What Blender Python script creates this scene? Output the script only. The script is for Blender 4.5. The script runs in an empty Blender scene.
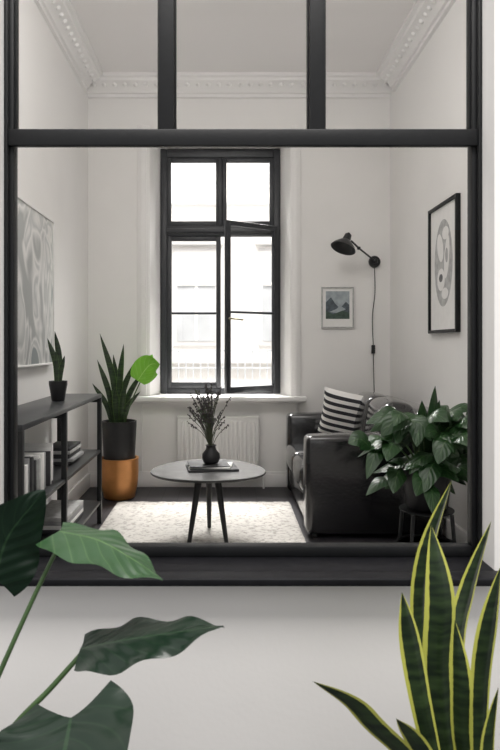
import bpy, bmesh, math, random
from mathutils import Vector, Matrix, noise
random.seed(7)
scene = bpy.context.scene
V = Vector

# ------------------------------------------------------------ materials
def nt(name):
    m = bpy.data.materials.new(name); m.use_nodes = True
    t = m.node_tree
    return m, t.nodes, t.links, t.nodes['Principled BSDF']

def mat(name, col, rough=0.5, metal=0.0, nscale=20, namt=0.06, bump=0.0, bscale=None, spec=0.5, coords='Object', coat=0.0):
    m, n, l, b = nt(name)
    tc = n.new('ShaderNodeTexCoord')
    no = n.new('ShaderNodeTexNoise'); no.inputs['Scale'].default_value = nscale; no.inputs['Detail'].default_value = 4
    l.new(tc.outputs[coords], no.inputs['Vector'])
    r = n.new('ShaderNodeValToRGB')
    r.color_ramp.elements[0].color = [c*(1-namt) for c in col]+[1]
    r.color_ramp.elements[1].color = [min(1, c*(1+namt)) for c in col]+[1]
    r.color_ramp.elements[0].position = .3; r.color_ramp.elements[1].position = .7
    l.new(no.outputs['Fac'], r.inputs['Fac']); l.new(r.outputs['Color'], b.inputs['Base Color'])
    b.inputs['Roughness'].default_value = rough; b.inputs['Metallic'].default_value = metal
    b.inputs['Specular IOR Level'].default_value = spec
    if coat:
        b.inputs['Coat Weight'].default_value = coat; b.inputs['Coat Roughness'].default_value = .12
    if bump:
        n2 = n.new('ShaderNodeTexNoise'); n2.inputs['Scale'].default_value = bscale or nscale
        n2.inputs['Detail'].default_value = 5
        l.new(tc.outputs[coords], n2.inputs['Vector'])
        bp = n.new('ShaderNodeBump'); bp.inputs['Strength'].default_value = bump; bp.inputs['Distance'].default_value = .01
        l.new(n2.outputs['Fac'], bp.inputs['Height']); l.new(bp.outputs['Normal'], b.inputs['Normal'])
    return m

def math_node(n, l, op, a, b=None):
    x = n.new('ShaderNodeMath'); x.operation = op
    for i, v in enumerate((a, b)):
        if v is None: continue
        if isinstance(v, (int, float)): x.inputs[i].default_value = v
        else: l.new(v, x.inputs[i])
    return x.outputs[0]

def leaf_mat(name, dark, light, vein, rough=.35, veins=9, vein_amt=.5, trans=0.0):
    m, n, l, b = nt(name)
    uv = n.new('ShaderNodeUVMap'); sep = n.new('ShaderNodeSeparateXYZ'); l.new(uv.outputs['UV'], sep.inputs[0])
    au = math_node(n, l, 'ABSOLUTE', math_node(n, l, 'SUBTRACT', sep.outputs[0], .5))
    mid = math_node(n, l, 'LESS_THAN', au, .016)
    ph = math_node(n, l, 'SUBTRACT', math_node(n, l, 'MULTIPLY', sep.outputs[1], veins*6.283), math_node(n, l, 'MULTIPLY', au, veins*4.0))
    s = math_node(n, l, 'SINE', ph)
    vn = math_node(n, l, 'MULTIPLY', math_node(n, l, 'GREATER_THAN', s, .95), vein_amt)
    f = math_node(n, l, 'MAXIMUM', mid, vn)
    tc = n.new('ShaderNodeTexCoord'); no = n.new('ShaderNodeTexNoise'); no.inputs['Scale'].default_value = 9
    l.new(tc.outputs['Object'], no.inputs['Vector'])
    mx = n.new('ShaderNodeMix'); mx.data_type = 'RGBA'
    mx.inputs[6].default_value = (*dark, 1); mx.inputs[7].default_value = (*light, 1)
    l.new(no.outputs['Fac'], mx.inputs[0])
    m2 = n.new('ShaderNodeMix'); m2.data_type = 'RGBA'; l.new(f, m2.inputs[0])
    l.new(mx.outputs[2], m2.inputs[6]); m2.inputs[7].default_value = (*vein, 1)
    l.new(m2.outputs[2], b.inputs['Base Color']); b.inputs['Roughness'].default_value = rough
    bp = n.new('ShaderNodeBump'); bp.inputs['Strength'].default_value = .2; bp.inputs['Distance'].default_value = .003
    l.new(s, bp.inputs['Height']); l.new(bp.outputs['Normal'], b.inputs['Normal'])
    return m

def snake_mat(name, edge=(.62, .60, .10), w=.33):
    m, n, l, b = nt(name)
    uv = n.new('ShaderNodeUVMap'); sep = n.new('ShaderNodeSeparateXYZ'); l.new(uv.outputs['UV'], sep.inputs[0])
    au = math_node(n, l, 'ABSOLUTE', math_node(n, l, 'SUBTRACT', sep.outputs[0], .5))
    tc = n.new('ShaderNodeTexCoord'); mp = n.new('ShaderNodeMapping'); mp.inputs['Scale'].default_value = (14, 14, 70)
    l.new(tc.outputs['Object'], mp.inputs[0])
    no = n.new('ShaderNodeTexNoise'); no.inputs['Scale'].default_value = 1; no.inputs['Detail'].default_value = 3; l.new(mp.outputs[0], no.inputs['Vector'])
    cr = n.new('ShaderNodeValToRGB')
    cr.color_ramp.elements[0].color = (.006, .016, .006, 1); cr.color_ramp.elements[0].position = .38
    cr.color_ramp.elements[1].color = (.032, .060, .019, 1); cr.color_ramp.elements[1].position = .70
    l.new(no.outputs['Fac'], cr.inputs['Fac'])
    j = math_node(n, l, 'ADD', au, math_node(n, l, 'MULTIPLY', math_node(n, l, 'SUBTRACT', no.outputs['Fac'], .5), .06))
    g = math_node(n, l, 'GREATER_THAN', j, w)
    mx = n.new('ShaderNodeMix'); mx.data_type = 'RGBA'; l.new(g, mx.inputs[0]); l.new(cr.outputs['Color'], mx.inputs[6])
    mx.inputs[7].default_value = (*edge, 1)
    l.new(mx.outputs[2], b.inputs['Base Color']); b.inputs['Roughness'].default_value = .36
    return m

M = {}
M['wall'] = mat('plaster_white', (.80, .785, .765), .85, nscale=3, namt=.015, bump=.05, bscale=60)
M['wallf'] = mat('plaster_partition', (.86, .84, .82), .85, nscale=3, namt=.012, bump=.05, bscale=60)
M['ceil'] = mat('ceiling_white', (.84, .815, .80), .9, nscale=4, namt=.01)
M['trim'] = mat('trim_white', (.80, .785, .77), .5, nscale=8, namt=.01)
M['dark'] = mat('frame_black_paint', (.0065, .007, .008), .45, nscale=30, namt=.15, bump=.05, bscale=80, spec=.3)
M['sillp'] = mat('sill_black_paint', (.008, .008, .010), .5, nscale=30, namt=.2, bump=.05, bscale=80, spec=.2)
M['grayframe'] = mat('window_grey_paint', (.024, .026, .030), .45, nscale=30, namt=.1)
M['metal'] = mat('black_metal', (.012, .013, .014), .38, metal=.1, nscale=40, namt=.1)
M['shelftop'] = mat('shelf_board', (.030, .032, .035), .33, nscale=14, namt=.15)
M['leather'] = mat('black_leather', (.004, .004, .005), .24, nscale=60, namt=.15, bump=.16, bscale=60, spec=.7, coat=1.0)
M['table'] = mat('table_top_sheen', (.22, .22, .22), .25, nscale=12, namt=.08)  # black table top; its reflected light is put into the grey base colour
M['leg'] = mat('leg_black_wood', (.010, .010, .011), .45, nscale=20)
M['pot'] = mat('black_ceramic', (.010, .010, .011), .45, nscale=20, namt=.2)
M['terra'] = mat('ochre_glazed_planter', (.50, .22, .07), .32, metal=.45, nscale=12, namt=.12)
M['soil'] = mat('soil', (.03, .02, .014), .95, nscale=60, namt=.4, bump=.6)
M['white'] = mat('radiator_white', (.78, .77, .75), .4, nscale=8, namt=.01)
M['paper'] = mat('paper_white', (.80, .79, .77), .7, nscale=20, namt=.03)
M['papergrey'] = mat('book_grey', (.30, .30, .30), .7, nscale=20, namt=.06)
M['bookdk'] = mat('book_dark', (.035, .035, .038), .6, nscale=20, namt=.06)
M['inkl'] = mat('ink_light_grey', (.44, .44, .43), .8, nscale=30, namt=.2)
M['inkd'] = mat('ink_dark_grey', (.16, .16, .16), .8, nscale=30, namt=.3)
M['pblue'] = mat('print_slate', (.085, .105, .12), .8, nscale=40, namt=.3)
M['psky'] = mat('print_sky', (.33, .37, .39), .8, nscale=20, namt=.2)
M['pgreen'] = mat('print_green', (.055, .085, .065), .8, nscale=50, namt=.3)
M['brass'] = mat('brass_handle', (.65, .60, .45), .35, metal=.6)
M['stem'] = mat('plant_stem', (.05, .10, .03), .45, nscale=20, namt=.2)
M['dry'] = mat('dried_flower', (.075, .062, .070), .9, nscale=60, namt=.5)
M['drystem'] = mat('dried_stem', (.07, .08, .045), .8, nscale=60, namt=.3)
M['facade'] = mat('facade_stone', (.84, .82, .79), .9, nscale=1.5, namt=.03)
M['facadeg'] = mat('facade_trim', (.70, .685, .67), .9, nscale=1.5, namt=.03)
M['facadew'] = mat('facade_windows', (.52, .53, .54), .6, nscale=2, namt=.1)
M['bigleaf'] = leaf_mat('philodendron_leaf', (.004, .015, .008), (.008, .026, .012), (.02, .05, .022), .28, 7, .3)
M['undleaf'] = leaf_mat('philodendron_leaf_young', (.022, .062, .026), (.040, .10, .036), (.10, .18, .07), .36, 7, .4)
M['brightleaf'] = leaf_mat('bright_leaf', (.16, .46, .03), (.24, .58, .05), (.36, .66, .14), .4, 7, .4)
M['bushleaf'] = leaf_mat('bush_leaf', (.010, .038, .012), (.026, .080, .020), (.07, .14, .045), .33, 6, .35)
M['snake'] = snake_mat('snake_leaf_variegated', (.56, .57, .11), .365)
M['snakeg'] = snake_mat('snake_leaf_green', (.09, .16, .04), .45)

# glass: thin, mostly transparent
m, n, l, b = nt('thin_glass'); 
n.remove(b); out = n['Material Output']
tr = n.new('ShaderNodeBsdfTransparent'); gl = n.new('ShaderNodeBsdfGlossy'); gl.inputs['Roughness'].default_value = .03
mx = n.new('ShaderNodeMixShader'); mx.inputs[0].default_value = .03
l.new(tr.outputs[0], mx.inputs[1]); l.new(gl.outputs[0], mx.inputs[2]); l.new(mx.outputs[0], out.inputs[0]); M['glass'] = m

# dark plank floor
m, n, l, b = nt('dark_plank_floor')
tc = n.new('ShaderNodeTexCoord'); mp = n.new('ShaderNodeMapping'); mp.inputs['Rotation'].default_value = (0, 0, math.pi/2)
br = n.new('ShaderNodeTexBrick'); br.inputs['Scale'].default_value = 1; br.inputs['Brick Width'].default_value = 1.4; br.inputs['Row Height'].default_value = .12
br.inputs['Mortar Size'].default_value = .003
br.inputs['Color1'].default_value = (.022, .020, .023, 1); br.inputs['Color2'].default_value = (.034, .031, .035, 1); br.inputs['Mortar'].default_value = (.006, .006, .006, 1)
l.new(tc.outputs['Object'], mp.inputs[0]); l.new(mp.outputs[0], br.inputs['Vector']); l.new(br.outputs['Color'], b.inputs['Base Color'])
b.inputs['Roughness'].default_value = .45; M['floor'] = m

# rug
m, n, l, b = nt('wool_rug')
tc = n.new('ShaderNodeTexCoord'); no = n.new('ShaderNodeTexNoise'); no.inputs['Scale'].default_value = 40; no.inputs['Detail'].default_value = 5
l.new(tc.outputs['Object'], no.inputs['Vector']); r = n.new('ShaderNodeValToRGB')
r.color_ramp.elements[0].position = .34; r.color_ramp.elements[0].color = (.33, .31, .285, 1)
r.color_ramp.elements[1].position = .52; r.color_ramp.elements[1].color = (.54, .515, .48, 1)
l.new(no.outputs['Fac'], r.inputs['Fac']); l.new(r.outputs['Color'], b.inputs['Base Color']); b.inputs['Roughness'].default_value = 1
bp = n.new('ShaderNodeBump'); bp.inputs['Strength'].default_value = .5; bp.inputs['Distance'].default_value = .01
l.new(no.outputs['Fac'], bp.inputs['Height']); l.new(bp.outputs['Normal'], b.inputs['Normal']); M['rug'] = m

# striped fabric (uv.y)
m, n, l, b = nt('striped_fabric')
uv = n.new('ShaderNodeUVMap'); sep = n.new('ShaderNodeSeparateXYZ'); l.new(uv.outputs['UV'], sep.inputs[0])
s = math_node(n, l, 'GREATER_THAN', math_node(n, l, 'SINE', math_node(n, l, 'MULTIPLY', sep.outputs[1], 6.283*7)), .0)
mx = n.new('ShaderNodeMix'); mx.data_type = 'RGBA'; l.new(s, mx.inputs[0]); mx.inputs[6].default_value = (.78, .76, .73, 1); mx.inputs[7].default_value = (.03, .03, .035, 1)
l.new(mx.outputs[2], b.inputs['Base Color']); b.inputs['Roughness'].default_value = .95; M['stripe'] = m

# abstract canvas painting
m, n, l, b = nt('abstract_painting')
tc = n.new('ShaderNodeTexCoord'); mp = n.new('ShaderNodeMapping'); mp.inputs['Rotation'].default_value = (.7, 0, 0); mp.inputs['Scale'].default_value = (1, 2.4, 1.2)
l.new(tc.outputs['Object'], mp.inputs[0]); no = n.new('ShaderNodeTexNoise'); no.inputs['Scale'].default_value = 1.5; no.inputs['Detail'].default_value = 2.0; no.inputs['Distortion'].default_value = 1.2
l.new(mp.outputs[0], no.inputs['Vector']); r = n.new('ShaderNodeValToRGB'); e = r.color_ramp.elements
e[0].position = .35; e[0].color = (.28, .31, .31, 1); e[1].position = .62; e[1].color = (.40, .41, .40, 1)
for p, c in ((.42, (.72, .71, .69, 1)), (.5, (.50, .51, .50, 1)), (.54, (.76, .75, .73, 1))):
    x = e.new(p); x.color = c
l.new(no.outputs['Fac'], r.inputs['Fac']); l.new(r.outputs['Color'], b.inputs['Base Color']); b.inputs['Roughness'].default_value = .7; M['paint'] = m

# ------------------------------------------------------------ mesh builder
def catmull(pts, n):
    pts = [V(p) for p in pts]
    if len(pts) == 2:
        return [pts[0].lerp(pts[1], i/(n-1)) for i in range(n)]
    P = [pts[0]*2-pts[1]]+pts+[pts[-1]*2-pts[-2]]
    res = []; segs = len(pts)-1
    for i in range(n):
        t = i/(n-1)*segs; k = min(int(t), segs-1); u = t-k
        a, b_, c, d = P[k:k+4]
        res.append(.5*((2*b_)+(c-a)*u+(2*a-5*b_+4*c-d)*u*u+(3*b_-a-3*c+d)*u**3))
    return res

class B:
    def __init__(s, name):
        s.name = name; s.v = []; s.f = []; s.m = []; s.uv = []; s.mats = []
    def mi(s, k):
        if k not in s.mats: s.mats.append(k)
        return s.mats.index(k)
    def add(s, vs, fs, k, uvs=None):
        o = len(s.v); i = s.mi(k)
        s.v += [V(v) for v in vs]; s.uv += uvs if uvs else [(0, 0)]*len(vs)
        for f in fs: s.f.append([o+a for a in f]); s.m.append(i)
    def box(s, lo, hi, k, bev=0.0, seg=2, rot=None, sub=0, bulge=None):
        bm = bmesh.new(); bmesh.ops.create_cube(bm, size=1)
        c = (V(lo)+V(hi))/2; d = V(hi)-V(lo)
        for v in bm.verts: v.co = V((v.co.x*d.x, v.co.y*d.y, v.co.z*d.z))
        if bev: bmesh.ops.bevel(bm, geom=bm.edges[:]+bm.verts[:], offset=bev, segments=seg, profile=.5, affect='EDGES')
        if sub:
            bmesh.ops.subdivide_edges(bm, edges=[e for e in bm.edges if e.calc_length() > min(d)*.3], cuts=sub, use_grid_fill=True)
            for v in bm.verts:
                q = [2*v.co[i]/d[i] for i in range(3)]
                for i in range(3):
                    j, kk = [(1, 2), (0, 2), (0, 1)][i]
                    w = max(0, 1-q[j]**2)*max(0, 1-q[kk]**2)
                    v.co[i] += bulge[i]*w*q[i]
        bm.verts.index_update()
        R = rot if rot else Matrix.Identity(3)
        s.add([R @ v.co + c for v in bm.verts], [[v.index for v in f.verts] for f in bm.faces], k)
        bm.free()
    def tube(s, pts, r, k, seg=8, n=None, cap=True):
        P = catmull(pts, n) if n else [V(p) for p in pts]
        N = len(P); vs = []; fs = []
        if not isinstance(r, (list, tuple)): r = [r, r]
        up = V((0, 0, 1)); T0 = (P[1]-P[0]).normalized()
        if abs(T0.z) > .9: up = V((1, 0, 0))
        a = T0.cross(up).normalized()
        for i in range(N):
            T = (P[min(i+1, N-1)]-P[max(i-1, 0)]).normalized()
            a = (a-T*a.dot(T)).normalized(); b_ = T.cross(a)
            t = i/(N-1)*(len(r)-1); q = min(int(t), len(r)-2); rr = r[q]+(r[q+1]-r[q])*(t-q)
            for j in range(seg):
                th = 2*math.pi*j/seg; vs.append(P[i]+a*math.cos(th)*rr+b_*math.sin(th)*rr)
        for i in range(N-1):
            for j in range(seg):
                fs.append([i*seg+j, i*seg+(j+1) % seg, (i+1)*seg+(j+1) % seg, (i+1)*seg+j])
        if cap:
            fs.append(list(range(seg))[::-1]); fs.append([(N-1)*seg+j for j in range(seg)])
        s.add(vs, fs, k)
    def lathe(s, c, prof, k, seg=32, axis=(0, 0, 1), sx=None):
        A = V(axis).normalized(); h = V((1, 0, 0)) if abs(A.x) < .9 else V((0, 1, 0))
        x = (h-A*h.dot(A)).normalized(); y = A.cross(x); c = V(c); vs = []; fs = []; N = len(prof)
        for r, z in prof:
            for j in range(seg):
                th = 2*math.pi*j/seg; q = sx(th) if sx else 1
                vs.append(c+A*z+(x*math.cos(th)+y*math.sin(th))*r*q)
        for i in range(N-1):
            for j in range(seg):
                fs.append([i*seg+j, i*seg+(j+1) % seg, (i+1)*seg+(j+1) % seg, (i+1)*seg+j])
        if prof[0][0] > 1e-5: fs.append(list(range(seg))[::-1])
        if prof[-1][0] > 1e-5: fs.append([(N-1)*seg+j for j in range(seg)])
        s.add(vs, fs, k)
    def poly(s, pts, k):
        s.add(pts, [list(range(len(pts)))], k)
    def prism(s, pts, d, k):
        n = len(pts); d = V(d); vs = [V(p) for p in pts]+[V(p)+d for p in pts]
        s.add(vs, [list(range(n))[::-1], [n+i for i in range(n)]]+[[i, (i+1) % n, n+(i+1) % n, n+i] for i in range(n)], k)
    def leaf(s, pts, side, w, k, prof='blade', n=18, nw=6, fold=.15, lobe=0.0, wave=0.0, curl=0.0):
        P = catmull(pts, n+1); S0 = V(side).normalized(); vs = []; uv = []; fs = []
        L = sum((P[i+1]-P[i]).length for i in range(n))
        for i in range(n+1):
            t = i/n
            T = (P[min(i+1, n)]-P[max(i-1, 0)]).normalized(); S = (S0-T*S0.dot(T)).normalized(); Nn = T.cross(S)
            if prof == 'blade': ww = w*(.55+.45*math.sin(min(1, t/.55)*math.pi/2))*(1-max(0, (t-.6)/.4)**1.8)
            elif prof == 'heart': ww = w*(math.sin(math.pi*min(1, (t+.10)/1.10)**.72)**.8 if t < 1 else 0)
            else: ww = w*max(0, math.sin(math.pi*min(1, t*.98+.02)**.85))**.85
            if i == n: ww = w*.004
            for j in range(nw+1):
                u = 2*j/nw-1; au = abs(u)
                p = P[i]+S*(u*ww)+Nn*(fold*au*ww-curl*u*u*ww)
                if lobe: p = p-T*(lobe*L*(au**1.3)*(1-t)**2.2)
                if wave: p = p+Nn*(wave*math.sin(t*17+u*2.0)*au*au)
                vs.append(p); uv.append((j/nw, t))
        for i in range(n):
            for j in range(nw):
                a = i*(nw+1)+j; fs.append([a, a+1, a+nw+2, a+nw+1])
        s.add(vs, fs, k, uv)
    def done(s, angle=40, loc=None, rotz=0):
        me = bpy.data.meshes.new(s.name); me.from_pydata([tuple(v) for v in s.v], [], s.f)
        for k in s.mats: me.materials.append(M[k])
        me.polygons.foreach_set('material_index', s.m)
        me.polygons.foreach_set('use_smooth', [True]*len(s.f))
        ul = me.uv_layers.new(name='UVMap')
        for lp in me.loops: ul.data[lp.index].uv = s.uv[lp.vertex_index]
        me.update(); me.set_sharp_from_angle(angle=math.radians(angle))
        o = bpy.data.objects.new(s.name, me); scene.collection.objects.link(o)
        return o

# ------------------------------------------------------------ room shell
CZ = 3.36
b = B('floor'); b.box((-3, -1.2, -.1), (3, 5.67, 0), 'floor'); b.done()
b = B('ceiling'); b.box((-1.23, 1.9, CZ), (1.464, 5.67, CZ+.1), 'ceil'); b.done()
b = B('wall_left'); b.box((-1.23, 1.9, 0), (-1.13, 5.37, CZ), 'wall'); b.done()
b = B('wall_right'); b.box((1.364, 1.9, 0), (1.464, 5.37, CZ), 'wall'); b.done()
WT = 2.85
b = B('wall_back')
b.box((-1.23, 5.37, 0), (-.62, 5.67, CZ), 'wall'); b.box((.54, 5.37, 0), (1.464, 5.67, CZ), 'wall')
b.box((-.62, 5.37, 0), (.54, 5.67, .735), 'wall'); b.box((-.62, 5.37, WT), (.54, 5.67, CZ), 'wall')
b.prism([(-.62, 5.37, .735), (-.555, 5.55, .735), (-.555, 5.67, .735), (-.62, 5.67, .735)], (0, 0, WT-.735), 'wall')
b.prism([(.54, 5.37, .735), (.54, 5.67, .735), (.475, 5.67, .735), (.475, 5.55, .735)], (0, 0, WT-.735), 'wall')
b.done()
XL, XR = -.613, .713
b = B('wall_front')
b.box((-2.6, 1.72, 0), (XL, 1.9, 3.46), 'wallf'); b.box((XR, 1.72, 0), (2.8, 1.9, 3.46), 'wallf')
b.box((XL, 1.72, 0), (XR, 1.9, .552), 'wallf'); b.box((XL, 1.72, 2.45), (XR, 1.9, 3.46), 'wallf')
b.done()

def cornice(name, a, e, inward):
    a = V(a); e = V(e); I = V(inward); b = B(name)
    prof = [(0, 0), (.15, 0), (.15, -.022), (.125, -.03), (.118, -.05), (.085, -.065), (.05, -.095), (.038, -.12), (.022, -.125), (.022, -.15), (0, -.155)]
    b.prism([a+I*p+V((0, 0, q)) for p, q in prof], e-a, 'trim')
    L = (e-a).length; d = (e-a).normalized(); n_ = int(L/.085)
    for i in range(n_):
        c = a+d*(.06+i*.085)+I*.078+V((0, 0, -.068))
        b.lathe(c-V((0, 0, .022)), [(0, 0), (.014, .008), (.020, .022), (.014, .036), (0, .044)], 'trim', seg=8)
    b.done(30)
cornice('trim_1', (-1.13, 5.37, CZ), (1.364, 5.37, CZ), (0, -1, 0))
cornice('trim_2', (-1.13, 1.9, CZ), (-1.13, 5.22, CZ), (1, 0, 0))
cornice('trim_3', (1.364, 1.9, CZ), (1.364, 5.22, CZ), (-1, 0, 0))

b = B('baseboard_back'); b.box((-1.13, 5.345, 0), (1.364, 5.37, .11), 'trim', .006); b.box((-1.13, 5.352, .11), (1.364, 5.37, .125), 'trim', .004); b.done()
b = B('baseboard_left'); b.box((-1.13, 1.9, 0), (-1.108, 5.345, .12), 'trim', .006); b.done()
b = B('baseboard_right'); b.box((1.342, 1.9, 0), (1.364, 5.345, .12), 'trim', .006); b.done()
b = B('trim_4')
for x0, x1 in ((-.72, -.625), (.545, .62)):
    b.box((x0, 5.35, .752), (x1, 5.37, 2.98), 'trim', .004); b.box((x0+.02, 5.34, .752), (x1-.02, 5.352, 2.98), 'trim', .004)
b.box((-.74, 5.345, 2.88), (.64, 5.37, 2.95), 'trim', .004); b.done()
b = B('trim_5')   # apron panels below the sill
for x0, x1 in ((-.70, -.68), (.58, .60)): b.box((x0, 5.358, .13), (x1, 5.37, .705), 'trim', .003)
b.done()
b = B('window_sill'); b.box((-.76, 5.25, .712), (.66, 5.37, .75), 'trim', .008); b.box((-.615, 5.37, .735), (.535, 5.56, .75), 'trim'); b.box((-.72, 5.33, .69), (.62, 5.37, .712), 'trim', .004); b.done()

# ------------------------------------------------------------ exterior window (window_1)
b = B('window_1'); G = 'grayframe'; X0, X1, Z0, Z1 = -.552, .472, .752, 2.845; y0, y1 = 5.55, 5.61
ZT = Z1-.075
b.box((X0, y0, Z0), (X0+.055, y1, Z1), G, .006); b.box((X1-.055, y0, Z0), (X1, y1, Z1), G, .006)
b.box((X0+.055, y0, Z0), (X1-.055, y1, Z0+.05), G, .006); b.box((X0+.055, y0, ZT), (X1-.055, y1, Z1), G, .006)
b.box((X0+.055, y0-.015, 2.10), (X1-.055, y1, 2.185), G, .008); b.box((X0+.05, y0-.03, 2.125), (X1-.05, y0-.01, 2.16), G, .006)
b.box((-.062, y0, 2.185), (-.022, y1, ZT), G, .006)
def sash(b, w, h, T, mun, t=.040):
    ya, yb = -.02, .02
    parts = [((0, ya, 0), (t, yb, h)), ((w-t, ya, 0), (w, yb, h)), ((t, ya, 0), (w-t, yb, t+.01)), ((t, ya, h-t), (w-t, yb, h))]
    for z in mun: parts.append(((t, ya+.006, z-.010), (w-t, yb-.006, z+.010)))
    tmp = B('x')
    for lo, hi in parts: tmp.box(lo, hi, G, .005)
    b.add([T @ v for v in tmp.v], tmp.f, G)
    tmp = B('x'); tmp.box((t, -.002, t), (w-t, .002, h-t), 'glass')
    b.add([T @ v for v in tmp.v], tmp.f, 'glass')
wl = -.042-(X0+.055)
sash(b, wl+.006, 2.10-(Z0+.05), Matrix.Translation((X0+.055, y0+.025, Z0+.05)), [.64])
sash(b, wl, ZT-2.185, Matrix.Translation((X0+.055, y0+.025, 2.185)), [], .036)
sash(b, X1-.055+.022, ZT-2.185, Matrix.Translation((-.022, y0+.025, 2.185)), [], .036)
wr = X1-.055+.105
ang = math.radians(34)
T = Matrix.Translation((X1-.035, y0-.035, Z0+.03)) @ Matrix.Rotation(ang, 4, 'Z') @ Matrix.Translation((-wr, 0, 0))
sash(b, wr, 2.175-(Z0+.03), T, [.655])
hb = T @ V((.022, -.02, .60))
nrm = (T.to_3x3() @ V((0, -1, 0))).normalized(); along = (T.to_3x3() @ V((1, 0, 0))).normalized()
b.tube([hb, hb+nrm*.045], .009, 'brass'); b.tube([hb+nrm*.045-along*.008, hb+nrm*.05+along*.10+V((0, 0, -.006))], .010, 'brass')
b.done()

# ------------------------------------------------------------ interior glazed partition (window_2)
b = B('window_2'); D = 'dark'; ya, yb = 1.82, 1.86
LI, RI = -.592, .692
b.box((XL, ya, .575), (LI, yb, 2.45), D, .004); b.box((RI, ya, .575), (XR, yb, 2.45), D, .004)
b.box((XL, 1.80, .575), (XL+.010, ya, 2.45), D, .002); b.box((XR-.010, 1.80, .575), (XR, ya, 2.45), D, .002)
b.box((LI, ya, .575), (RI, yb, .606), D, .004); b.box((LI, ya, 2.40), (RI, yb, 2.45), D, .004)
b.box((XL, 1.805, 1.724), (XR, ya+.002, 1.771), D, .004); b.box((XL, ya, 1.734), (XR, yb, 1.771), D, .004)
vb = ((-.186, -.142), (.236, .280))
for xa, xb in vb:
    b.box((xa, 1.812, 1.771), (xb, yb, 2.40), D, .004)
for x0, x1 in ((LI, vb[0][0]), (vb[0][1], vb[1][0]), (vb[1][1], RI)):
    for q in ((x0, x0+.004, 1.771, 2.40), (x1-.004, x1, 1.771, 2.40), (x0+.004, x1-.004, 1.771, 1.777), (x0+.004, x1-.004, 2.394, 2.40)):
        b.box((q[0], 1.83, q[2]), (q[1], 1.855, q[3]), D, .001)
    b.box((x0+.001, 1.844, 1.773), (x1-.001, 1.847, 2.398), 'glass')
b.done()
b = B('partition_sill'); b.box((-.70, 1.655, .554), (.735, 1.718, .575), 'sillp', .005, 3); b.box((XL, 1.71, .554), (XR, 1.93, .575), 'sillp', .002); b.done()

# ------------------------------------------------------------ shelf console
b = B('console_shelf')
sx0, sx1, sy0, sy1 = -1.10, -.81, 2.60, 4.28
b.box((sx0, sy0, .825), (sx1, sy1, .85), 'shelftop', .003)
b.box((sx0+.01, sy0+.01, .465), (sx1-.005, sy1-.01, .485), 'metal', .003)
b.box((sx0+.01, sy0+.01, .13), (sx1-.005, sy1-.01, .15), 'metal', .003)
for y in (sy0, 3.32, sy1-.028):
    for x in (sx0, sx1-.028): b.box((x, y, 0), (x+.028, y+.028, .825), 'metal', .003)
    b.box((sx0+.02, y+.002, .795), (sx1-.02, y+.026, .825), 'metal', .002)
b.done()
b = B('shelf_books'); y = 2.68
random.seed(3)
while y < 3.28:
    t = random.uniform(.012, .035); h = random.uniform(.145, .19); k = random.choice(['paper', 'papergrey', 'papergrey', 'paper', 'inkl', 'bookdk'])
    b.box((-1.06, y, .486), (-.86+random.uniform(-.02, .01), y+t-.001, .486+h), k, .002); y += t
z = .486
for i, k in enumerate(['bookdk', 'papergrey', 'bookdk', 'inkl', 'bookdk']):
    h = random.uniform(.014, .026); b.box((-1.05+random.uniform(0, .02), 3.70, z), (-.86-random.uniform(0, .03), 3.98, z+h), k, .002); z += h+.0005
b.done()
b = B('magazine_stack'); z = .151
for k in ['bookdk', 'paper', 'papergrey', 'inkl']:
    b.box((-1.04, 3.5, z), (-.85, 3.9, z+.022), k, .002); z += .0225
b.done()

# ------------------------------------------------------------ plants helpers
def potshape(b, c, z0, z1, r0, r1, k='pot', rim=.01):
    h = z1-z0
    b.lathe((c[0], c[1], z0), [(r0*.9, 0), (r0, .01), (r0+(r1-r0)*.5, h*.5), (r1, h-.02), (r1, h), (r1-rim, h), (r1-rim*1.1, h-.03)], k, 40)
    b.lathe((c[0], c[1], h+z0-.035), [(r1-rim*.95, 0), (r1*.5, .012), (0, .015)], 'soil', 24)

b = B('small_snake_plant'); c = (-.955, 3.72)
potshape(b, c, .85, .965, .038, .052)
for i, (dx, dy, h, w) in enumerate([(-.02, 0, .27, .016), (.005, .01, .31, .017), (.025, -.01, .17, .014), (-.005, -.02, .20, .015)]):
    b.leaf([(c[0]+dx*.5, c[1]+dy, .94), (c[0]+dx*.8, c[1]+dy, .94+h*.5), (c[0]+dx*1.6-(.03 if i < 2 else 0), c[1]+dy, .94+h)], (1, .4, 0), w, 'snakeg', fold=.3)
b.done()

b = B('potted_snake_plant'); c = (-.81, 4.98)
b.lathe((c[0], c[1], 0), [(.105, 0), (.118, .01), (.140, .10), (.147, .20), (.146, .29), (.149, .30), (.149, .31), (.134, .31), (.128, .28), (.0, .28)], 'terra', 48)
potshape(b, c, .281, .59, .118, .132)
for (tx, ty, tz, mx_, w) in [(-.17, 0, 1.06, -.10, .022), (-.14, -.05, 1.26, -.05, .024), (-.05, .02, 1.10, -.02, .024), (.04, -.04, 1.18, .01, .024),
                        (.12, .03, 1.05, .03, .024), (.19, -.03, .98, .09, .022), (-.13, .05, .93, -.08, .022), (.06, -.08, .90, .04, .024), (-.02, -.08, .86, -.02, .026), (.17, -.06, .82, .08, .020), (-.20, -.04, .88, -.12, .02)]:
    bx = c[0]+mx_*.45; by = c[1]+ty*.4
    b.leaf([(bx, by, .56), (c[0]+mx_*.8, c[1]+ty*.7, .56+(tz-.56)*.5), (c[0]+tx, c[1]+ty, tz)], (1, .3, 0), w, 'snakeg', fold=.35)
b.tube([(c[0]+.04, c[1]-.04, .56), (c[0]+.11, c[1]-.1, .75), (c[0]+.19, c[1]-.14, .92)], [.006, .004], 'stem', n=10)
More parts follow.
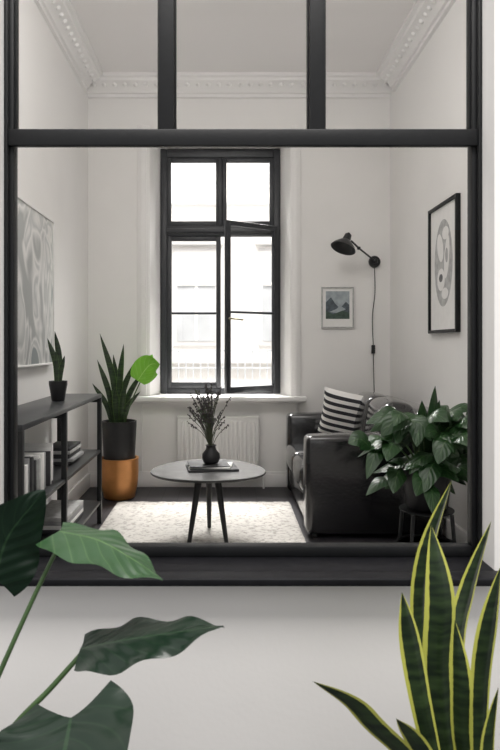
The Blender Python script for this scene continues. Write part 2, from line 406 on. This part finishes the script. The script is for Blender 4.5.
b.leaf([(c[0]+.16, c[1]-.15, .905), (c[0]+.25, c[1]-.17, 1.02), (c[0]+.33, c[1]-.2, 1.03)], (-.45, -.35, .8), .10, 'brightleaf', prof='heart', fold=.1, nw=8, curl=.1)
b.leaf([(c[0]+.19, c[1]-.14, .92), (c[0]+.22, c[1]-.16, 1.0), (c[0]+.27, c[1]-.15, 1.10)], (1, -.3, -.1), .075, 'brightleaf', prof='heart', fold=.2, nw=8)
b.done()

# ------------------------------------------------------------ radiator
b = B('radiator'); rx0, rx1, rz0, rz1 = -.385, .275, .08, .585
b.box((rx0, 5.275, rz0), (rx1, 5.325, rz1), 'white', .006)
n_ = 17; w = (rx1-rx0-.04)/n_
for i in range(n_):
    x = rx0+.02+i*w
    b.box((x+.007, 5.256, rz0+.03), (x+w-.007, 5.28, rz1-.03), 'white', .007, 3)
b.box((rx0-.004, 5.268, rz1-.012), (rx1+.004, 5.332, rz1+.004), 'white', .003)
for x in (rx0+.1, rx1-.12): b.box((x, 5.325, .2), (x+.03, 5.345, .5), 'white')
b.tube([(rx1, 5.30, .12), (rx1+.035, 5.30, .12), (rx1+.04, 5.30, 0)], .009, 'white'); b.lathe((rx1+.012, 5.30, .12), [(.018, 0), (.02, .03), (.016, .05)], 'white', 16)
b.done()

# ------------------------------------------------------------ rug
b = B('area_rug'); nx, ny = 110, 130; x0, x1, y0_, y1_ = -.80, .48, 3.0, 4.82
vs = []; fs = []
for j in range(ny+1):
    for i in range(nx+1):
        x = x0+(x1-x0)*i/nx; y = y0_+(y1_-y0_)*j/ny
        edge = min(i, nx-i, j, ny-j)
        z = .001 if edge == 0 else .011+.004*noise.noise(V((x*45, y*45, 0)))
        if edge == 0: x += .006*noise.noise(V((x*60, y*60, 3))); y += .006*noise.noise(V((x*60, y*60, 9)))
        vs.append((x, y, z))
for j in range(ny):
    for i in range(nx):
        a = j*(nx+1)+i; fs.append([a, a+1, a+nx+2, a+nx+1])
b.add(vs, fs, 'rug'); b.done(80)

# ------------------------------------------------------------ coffee table
b = B('coffee_table'); c = (-.10, 3.93); tz = .42
tri = lambda th: 1+.045*math.cos(3*(th-math.radians(90)))
b.lathe((c[0], c[1], tz-.022), [(.315, 0), (.335, .006), (.342, .014), (.341, .019)], 'leg', 64, sx=tri)
b.lathe((c[0], c[1], tz-.022), [(.341, .019), (.338, .022), (0, .0221)], 'table', 64, sx=tri)
for a_ in (235, 305, 90):
    d = V((math.cos(math.radians(a_)), math.sin(math.radians(a_)), 0))
    p0 = V((c[0], c[1], tz-.02))+d*.09; p1 = V((c[0], c[1], .016))+d*.19
    b.tube([p0, p1], [.022, .012], 'leg', 12)
b.lathe((c[0], c[1], tz-.04), [(.13, 0), (.14, .005), (.14, .02)], 'leg', 32)
b.done()
b = B('book_stack'); R = Matrix.Rotation(math.radians(8), 3, 'Z')
b.box((c[0]-.13, c[1]-.10, tz+.001), (c[0]+.17, c[1]+.12, tz+.014), 'bookdk', .002, rot=R)
b.box((c[0]-.11, c[1]-.08, tz+.0145), (c[0]+.14, c[1]+.10, tz+.026), 'paper', .002, rot=Matrix.Rotation(math.radians(-5), 3, 'Z'))
b.box((c[0]-.12, c[1]-.09, tz+.0265), (c[0]+.12, c[1]+.10, tz+.033), 'bookdk', .002, rot=R)
b.done()
b = B('vase_dried_flowers'); vz = tz+.034; vc = (c[0]+.015, c[1])
b.lathe((vc[0], vc[1], vz), [(.03, 0), (.045, .008), (.055, .035), (.052, .06), (.032, .085), (.028, .10), (.034, .112), (.028, .112), (.022, .10), (.02, .07)], 'pot', 32)
random.seed(11)
for i in range(62):
    a_ = random.uniform(0, 6.28); sp = random.uniform(.01, .14); h = random.uniform(.18, .43)*(1-sp*1.2)
    base = V((vc[0], vc[1], vz+.08)); tip = base+V((math.cos(a_)*sp-.02, math.sin(a_)*sp*.8, h)); mid = base.lerp(tip, .5)+V((random.uniform(-.01, .01)-math.cos(a_)*.02, 0, .01))
    b.tube([base, mid, tip], .0020, 'drystem', 5, n=6)
    d = (tip-mid).normalized()
    for q in range(8):
        p = tip-d*(.009*q)+V([random.uniform(-.006, .006) for _ in range(3)])
        r = random.uniform(.004, .008); b.lathe(p-V((0, 0, r)), [(0, 0), (r, r), (0, 2*r)], 'dry', 5)
    if i % 3 == 0:
        p = mid; b.leaf([p, p+V((math.cos(a_)*.03, math.sin(a_)*.02, .05)), p+V((math.cos(a_)*.06, 0, .07))], (0.3, 1, .2), .006, 'bushleaf', n=6, nw=2)
b.done()

# ------------------------------------------------------------ sofa
b = B('leather_sofa'); L_ = 'leather'; fx = .490; bx = 1.34; ny_, fy = 3.90, 5.22
b.box((fx+.015, ny_+.01, .05), (bx-.02, fy-.01, .24), L_, .02, 3)
b.box((fx, ny_, .03), (bx-.05, ny_+.17, .62), L_, .035, 6, sub=3, bulge=(.010, .014, .014))
b.box((fx, fy-.17, .03), (bx-.05, fy, .63), L_, .035, 6, sub=3, bulge=(.010, .014, .014))
b.box((bx-.19, ny_+.01, .05), (bx, fy-.01, .77), L_, .05, 6, sub=3, bulge=(.01, 0, .01))
mid = (ny_+fy)/2
for ya_, yb_ in ((ny_+.172, mid-.002), (mid+.002, fy-.172)):
    b.box((fx-.016, ya_, .245), (bx-.16, yb_, .41), L_, .045, 6, sub=4, bulge=(.014, 0, .035))
    b.box((bx-.36, ya_, .40), (bx-.15, yb_, .80), L_, .065, 6, sub=4, bulge=(.03, 0, .02), rot=Matrix.Rotation(math.radians(8), 3, 'Y'))
for x in (fx+.06, bx-.1):
    for y in (ny_+.06, fy-.06): b.tube([(x, y, 0), (x, y, .06)], [.016, .02], 'metal', 12)
b.done(50)

# striped pillow
b = B('striped_cushion'); N = 22
R = Matrix.Rotation(math.radians(14), 3, 'X') @ Matrix.Rotation(math.radians(-16), 3, 'Z') @ Matrix.Rotation(math.radians(7), 3, 'Y')
pc = V((.925, 4.85, .640)); hw, hh, th = .215, .19, .08
for sgn in (1, -1):
    vs = []; uv = []; fs = []
    for j in range(N+1):
        for i in range(N+1):
            u = 2*i/N-1; v = 2*j/N-1
            pin = 1-.07*(1-u*u)*abs(v)**2; pin2 = 1-.07*(1-v*v)*abs(u)**2
            t = th*(max(0, (1-u**4)*(1-v**4)))**.55
            vs.append(R @ V((u*hw*pin2, sgn*t, v*hh*pin))+pc); uv.append((i/N, j/N))
    for j in range(N):
        for i in range(N):
            a = j*(N+1)+i; f = [a, a+1, a+N+2, a+N+1]; fs.append(f if sgn < 0 else f[::-1])
    b.add(vs, fs, 'stripe', uv)
b.done(80)

# ------------------------------------------------------------ wall lamp
b = B('wall_lamp'); m_ = V((1.232, 5.37, 1.856))
b.lathe(m_, [(.045, 0), (.05, .012), (.045, .028), (0, .03)], 'metal', 32, axis=(0, -1, 0))
j0 = m_+V((0, -.045, .0)); j1 = V((1.05, 5.10, 1.93)); j2 = V((.985, 5.08, 1.985))
b.tube([m_+V((0, -.02, 0)), j0], .013, 'metal', 12); b.lathe(j0-V((0, 0, .02)), [(0, 0), (.018, .004), (.02, .02), (.018, .036), (0, .04)], 'metal', 16)
b.tube([j0, j1], .0075, 'metal', 10); b.tube([j1, j2], .0075, 'metal', 10)
b.lathe(j1-V((0, 0, .014)), [(0, 0), (.013, .004), (.014, .014), (.013, .024), (0, .028)], 'metal', 16)
ax = V((-.36, -.25, -.85)).normalized(); ap = V((.965, 5.08, 2.035))
b.lathe(ap, [(0, -.012), (.012, -.01), (.016, 0), (.026, .004), (.03, .03), (.034, .055), (.052, .07), (.086, .105), (.10, .13), (.097, .13), (.082, .106), (.045, .072), (0, .06)], 'metal', 36, axis=ax)
b.tube([m_+V((0, -.012, -.045)), (1.236, 5.36, 1.6), (1.215, 5.36, 1.40), (1.222, 5.36, 1.17), (1.225, 5.36, .95), (1.235, 5.36, .6), (1.235, 5.355, .2)], .0035, 'metal', 6, n=40)
b.box((1.207, 5.345, 1.10), (1.237, 5.368, 1.17), 'metal', .006, 3)
b.done()

# ------------------------------------------------------------ pictures
b = B('small_framed_print'); x0, x1, z0, z1 = .795, 1.06, 1.31, 1.648; yf = 5.345
F = 'inkl'
for q in ((x0, x0+.010, z0, z1), (x1-.010, x1, z0, z1), (x0+.010, x1-.010, z0, z0+.010), (x0+.010, x1-.010, z1-.010, z1)):
    b.box((q[0], yf, q[2]), (q[1], 5.369, q[3]), F, .001)
b.box((x0+.010, 5.355, z0+.010), (x1-.010, 5.368, z1-.010), 'paper')
ix0, ix1, iz0, iz1 = x0+.035, x1-.035, z0+.075, z1-.035; Y = 5.3545
b.poly([(ix0, Y, iz0), (ix1, Y, iz0), (ix1, Y, iz1), (ix0, Y, iz1)], 'psky')
w = ix1-ix0; h = iz1-iz0
P2 = lambda y, L: [(ix0+w*u, y, iz0+h*v) for u, v in L]
b.poly(P2(Y-.0005, [(0, 0), (1, 0), (1, .5), (.85, .62), (.6, .38), (.4, .55), (.22, .78), (.0, .6)]), 'pblue')
b.poly(P2(Y-.001, [(.15, .25), (.5, .2), (.85, .35), (.6, .48), (.45, .36)]), 'psky')
b.poly(P2(Y-.0015, [(0, 0), (1, 0), (1, .22), (.7, .3), (.3, .16), (0, .3)]), 'pgreen')
b.done()

b = B('framed_line_drawing'); ya_, yb_, z0, z1 = 3.76, 4.28, 1.245, 2.05; xf = 1.335; xw = 1.3635
for q in ((ya_, ya_+.02, z0, z1), (yb_-.02, yb_, z0, z1), (ya_+.02, yb_-.02, z0, z0+.02), (ya_+.02, yb_-.02, z1-.02, z1)):
    b.box((xf, q[0], q[2]), (xw, q[1], q[3]), 'dark', .002)
b.box((1.350, ya_+.02, z0+.02), (xw-.001, yb_-.02, z1-.02), 'paper')
cy = (ya_+yb_)/2; cz = (z0+z1)/2+.03
def ell(ry, rz, x, k, oy=0, oz=0, tilt=0, n=40, a0=0, a1=6.283):
    b.poly([(x, cy+oy+ry*math.cos(a0+(a1-a0)*i/n)+tilt*math.sin(a0+(a1-a0)*i/n), cz+oz+rz*math.sin(a0+(a1-a0)*i/n)) for i in range(n)], k)
ell(.165, .27, 1.3495, 'inkl')
for oy, oz, ry, rz, tl in ((.055, .10, .055, .09, .02), (-.065, .03, .045, .13, -.02), (.04, -.10, .07, .07, .0), (-.04, .18, .06, .04, 0), (-.03, -.19, .06, .035, 0)):
    ell(ry, rz, 1.349, 'paper', oy, oz, tl)
ell(.035, .025, 1.3482, 'inkd', .04, -.09, .0); ell(.025, .045, 1.3479, 'inkl', -.065, .04, 0)
b.done()

b = B('abstract_wall_art'); xw = -1.1295; ya_, yb_, z0, z1 = 3.20, 4.16, 1.06, 1.95
b.box((xw, ya_, z0), (xw+.03, yb_, z1), 'paint', .002)
for q in ((ya_-.012, ya_, z0-.012, z1+.012), (yb_, yb_+.012, z0-.012, z1+.012), (ya_, yb_, z0-.012, z0), (ya_, yb_, z1, z1+.012)):
    b.box((xw, q[0], q[2]), (xw+.036, q[1], q[3]), 'paper', .001)
b.done()

# ------------------------------------------------------------ right bush plant on stand
b = B('plant_stand'); c = (1.06, 3.42)
b.lathe((c[0], c[1], .30), [(.13, 0), (.14, .004), (.14, .009), (0, .0101)], 'metal', 40)
for a_ in (45, 135, 225, 315):
    d = V((math.cos(math.radians(a_)), math.sin(math.radians(a_)), 0)); p = V((c[0], c[1], 0))
    b.tube([p+d*.140+V((0, 0, .302)), p+d*.170], [.011, .009], 'metal', 8)
b.lathe((c[0], c[1], .12), [(.148, 0), (.158, 0), (.158, .010), (.148, .010), (.148, 0)], 'metal', 32)
b.done()
b = B('potted_rubber_plant'); potshape(b, c, .311, .54, .105, .135)
random.seed(5)
def clampx(p):
    p = V(p); p.x = min(p.x, 1.31); p.y = max(p.y, 2.6); p.z = max(p.z, .33); return p
for i in range(26):
    a_ = i*2.399; sp = random.uniform(.05, .23); h = random.uniform(-.04, .33)-sp*.15
    if i in (0, 7, 13): sp, h = .05, .30
    base = V((c[0]+math.cos(a_)*.04, c[1]+math.sin(a_)*.04, .51)); tip = clampx(base+V((math.cos(a_)*sp*1.15, math.sin(a_)*sp*.8, h)))
    md = base.lerp(tip, .5)+V((0, 0, .07))
    b.tube([base, md, tip], [.006, .003], 'stem', 6, n=8)
    P = catmull([base, md, tip], 9)
    for q in range(4):
        p = P[5+q] if q < 3 else P[8]
        aa = a_+(q % 2*2-1)*random.uniform(.5, 1.5) if q < 3 else a_
        ln = random.uniform(.13, .20); up = random.uniform(-.9, .7)
        d = V((math.cos(aa), math.sin(aa), up)).normalized()
        e1 = clampx(p+d*ln*.5+V((0, 0, .02))); e2 = clampx(p+d*ln+V((0, 0, -.03)))
        if (e2-p).length < .07: continue
        sd = d.cross(V((random.uniform(-.5, .5), random.uniform(-1.6, -.1), .8))).normalized()
        b.leaf([p, e1, e2], sd, random.uniform(.042, .058), 'bushleaf', prof='oval', n=12, nw=4, fold=.15)
for tx, ty, tz_ in ((.03, -.05, .96), (.07, .0, .88), (-.03, -.02, .88)):
    b.leaf([(c[0], c[1], .55), (c[0]+tx*.6, c[1]+ty, .75), (c[0]+tx, c[1]+ty, tz_)], (1, .3, 0), .032, 'bushleaf', fold=.3)
o = b.done(80)
for v in o.data.vertices:
    if v.co.x > 1.345: v.co.x = 1.345

# ------------------------------------------------------------ foreground philodendron
b = B('potted_philodendron'); pc = V((-.56, 1.22, 0))
potshape(b, pc, 0, .30, .12, .155)
top = pc+V((0, 0, .27))
def stem(pts, r=(.0065, .0042)): b.tube(pts, list(r), 'stem', 8, n=24)
# leaf A (upper left)
stem([top, (-.56, 1.26, .5), (-.46, 1.30, .70)])
b.leaf([(-.46, 1.30, .70), (-.43, 1.29, .79), (-.352, 1.27, .886)], (1, .25, -.35), .076, 'bigleaf', prof='heart', lobe=.15, fold=.12, nw=10, n=26, wave=.004)
# leaf B (young)
stem([top+V((.02, .02, 0)), (-.46, 1.26, .48), (-.385, 1.30, .66), (-.325, 1.31, .785)], (.006, .004))
b.leaf([(-.335, 1.31, .795), (-.25, 1.27, .79), (-.18, 1.25, .76), (-.118, 1.24, .722)], (-.20, -.95, -.16), .070, 'undleaf', prof='heart', lobe=.10, fold=.2, nw=10, n=26, wave=.006)
# leaf C
stem([top+V((.05, -.02, 0)), (-.42, 1.24, .42), (-.34, 1.27, .50), (-.28, 1.28, .565)], (.007, .005))
b.leaf([(-.285, 1.28, .572), (-.20, 1.25, .602), (-.10, 1.22, .63), (-.003, 1.18, .66)], (.12, -.92, -.26), .062, 'bigleaf', prof='heart', lobe=.02, fold=.2, nw=10, n=26, wave=.008)
# leaf D : broad lower leaf, heart base towards the upper right
stem([top+V((.06, 0, 0)), (-.40, 1.20, .40), (-.33, 1.2, .47), (-.275, 1.16, .500)], (.007, .005))
b.leaf([(-.275, 1.16, .505), (-.275, 1.10, .47), (-.295, 1.05, .40), (-.33, 1.04, .30)], (1, -.1, .32), .130, 'bigleaf', prof='heart', lobe=.16, fold=.12, nw=12, n=28, wave=.010)
# leaf E : small leaf at the far lower left
stem([top, (-.54, 1.2, .42), (-.50, 1.18, .50)])
b.leaf([(-.50, 1.18, .50), (-.46, 1.14, .49), (-.40, 1.10, .45), (-.36, 1.08, .40)], (.2, -.8, -.5), .055, 'bigleaf', prof='heart', lobe=.1, nw=8, wave=.006)
b.done(80)

# ------------------------------------------------------------ foreground snake plant
b = B('variegated_snake_plant'); pc = V((.49, 1.30, 0))
potshape(b, pc, 0, .25, .12, .15)
def sl(pts, w, side=(1, .25, 0), fold=.35): b.leaf(pts, side, w, 'snake', n=26, nw=8, fold=fold)
sl([(.45, 1.36, .22), (.42, 1.38, .55), (.43, 1.38, .72), (.478, 1.37, .886)], .026, (1, .5, 0))
sl([(.46, 1.28, .22), (.425, 1.28, .50), (.425, 1.27, .67), (.403, 1.27, .818)], .033, (1, .15, 0))
sl([(.44, 1.26, .22), (.385, 1.24, .45), (.355, 1.23, .60), (.332, 1.22, .706)], .024, (1, .3, 0))
sl([(.48, 1.24, .22), (.445, 1.22, .42), (.435, 1.20, .55), (.424, 1.20, .663)], .020, (1, -.5, 0))
sl([(.51, 1.30, .22), (.515, 1.30, .47), (.525, 1.29, .60), (.543, 1.28, .735)], .026, (1, .3, 0))
sl([(.53, 1.26, .22), (.535, 1.22, .38), (.535, 1.20, .48), (.54, 1.20, .56)], .023, (.8, -.7, 0))
sl([(.45, 1.24, .22), (.36, 1.20, .38), (.27, 1.17, .48), (.225, 1.16, .53), (.155, 1.15, .575)], .024, (.45, -.5, .6), .2)
sl([(.46, 1.23, .22), (.39, 1.18, .37), (.34, 1.16, .46), (.30, 1.14, .515)], .020, (.6, -.4, .5), .2)
sl([(.50, 1.38, .22), (.51, 1.42, .5), (.54, 1.44, .62), (.59, 1.44, .78)], .026, (1, .4, 0))
sl([(.50, 1.22, .22), (.485, 1.19, .36), (.478, 1.17, .46), (.488, 1.16, .56)], .018, (1, .5, 0))
b.done(80)

# ------------------------------------------------------------ exterior building (facade with its balcony)
b = B('building_facade')
b.box((-7, 13.0, -4), (7, 13.5, 9), 'facade')
for x in (-2.6, -.95, .75):
    for z in (-1.9, 1.25, 4.4):
        b.box((x-.08, 12.94, z-.1), (x+.84, 12.999, z+1.85), 'facadeg', .01)
        b.box((x, 12.92, z), (x+.76, 12.939, z+1.7), 'facadew')
        b.box((x+.35, 12.89, z+.01), (x+.41, 12.919, z+1.69), 'facade'); b.box((x+.01, 12.87, z+1.1), (x+.75, 12.889, z+1.16), 'facade')
        b.box((x-.15, 12.8, z+1.9), (x+.91, 12.999, z+2.0), 'facadeg', .02)
for z in (.9, 4.05): b.box((-7, 12.75, z-.1), (7, 12.999, z), 'facadeg', .02)
for i in range(30):
    x = -2+i*.14; b.tube([(x, 12.3, .42), (x, 12.3, 1.05)], .014, 'facadew', 6)
for z in (1.05, .72, .42): b.box((-2.1, 12.28, z), (2.1, 12.32, z+.03), 'facadew', .003)
b.box((-2.2, 12.2, .22), (2.2, 12.98, .42), 'facadeg')
b.done()

# ------------------------------------------------------------ lights
def area(name, loc, target, sx, sy, e, col=(1, 1, 1)):
    d = bpy.data.lights.new(name, 'AREA'); d.shape = 'RECTANGLE'; d.size = sx; d.size_y = sy; d.energy = e; d.color = col
    o = bpy.data.objects.new(name, d); scene.collection.objects.link(o); o.location = loc
    o.rotation_euler = (V(target)-V(loc)).to_track_quat('-Z', 'Y').to_euler(); return o
area('facade_daylight', (0, 7.5, 9), (0, 13, 1.5), 6, 4, 1250, (1, .98, .95))
area('window_skylight', (0, 7.4, 4.8), (0, 4.8, .8), 2.6, 2.0, 1600, (1, .985, .96))
area('ceiling_fill', (-.05, 2.9, 3.3), (-.15, 4.5, 1.5), 1.8, 1.2, 42, (1, .97, .94))  # unseen fill under the ceiling, added to brighten the inner room
area('front_room_fill', (.1, -.3, 5.0), (.1, 1.9, .7), 3.5, 1.4, 210, (1, .97, .94))  # added fill above and behind the camera, for the partition and its opening

w = bpy.data.worlds.new('World'); scene.world = w; w.use_nodes = True
bg = w.node_tree.nodes['Background']; bg.inputs[0].default_value = (1, .99, .98, 1); bg.inputs[1].default_value = .84

# ------------------------------------------------------------ camera
cd = bpy.data.cameras.new('camera'); cam = bpy.data.objects.new('camera', cd); scene.collection.objects.link(cam)
cam.location = (0, 0, 1.17); cam.rotation_euler = (math.pi/2, 0, 0)
cd.sensor_width = 36; cd.lens = 31.2; cd.shift_x = .0333; cd.shift_y = -.04; cd.clip_start = .05
cd.dof.use_dof = True; cd.dof.focus_distance = 4.2; cd.dof.aperture_fstop = 9
scene.camera = cam
scene.view_settings.view_transform = 'Standard'
scene.view_settings.look = 'None'
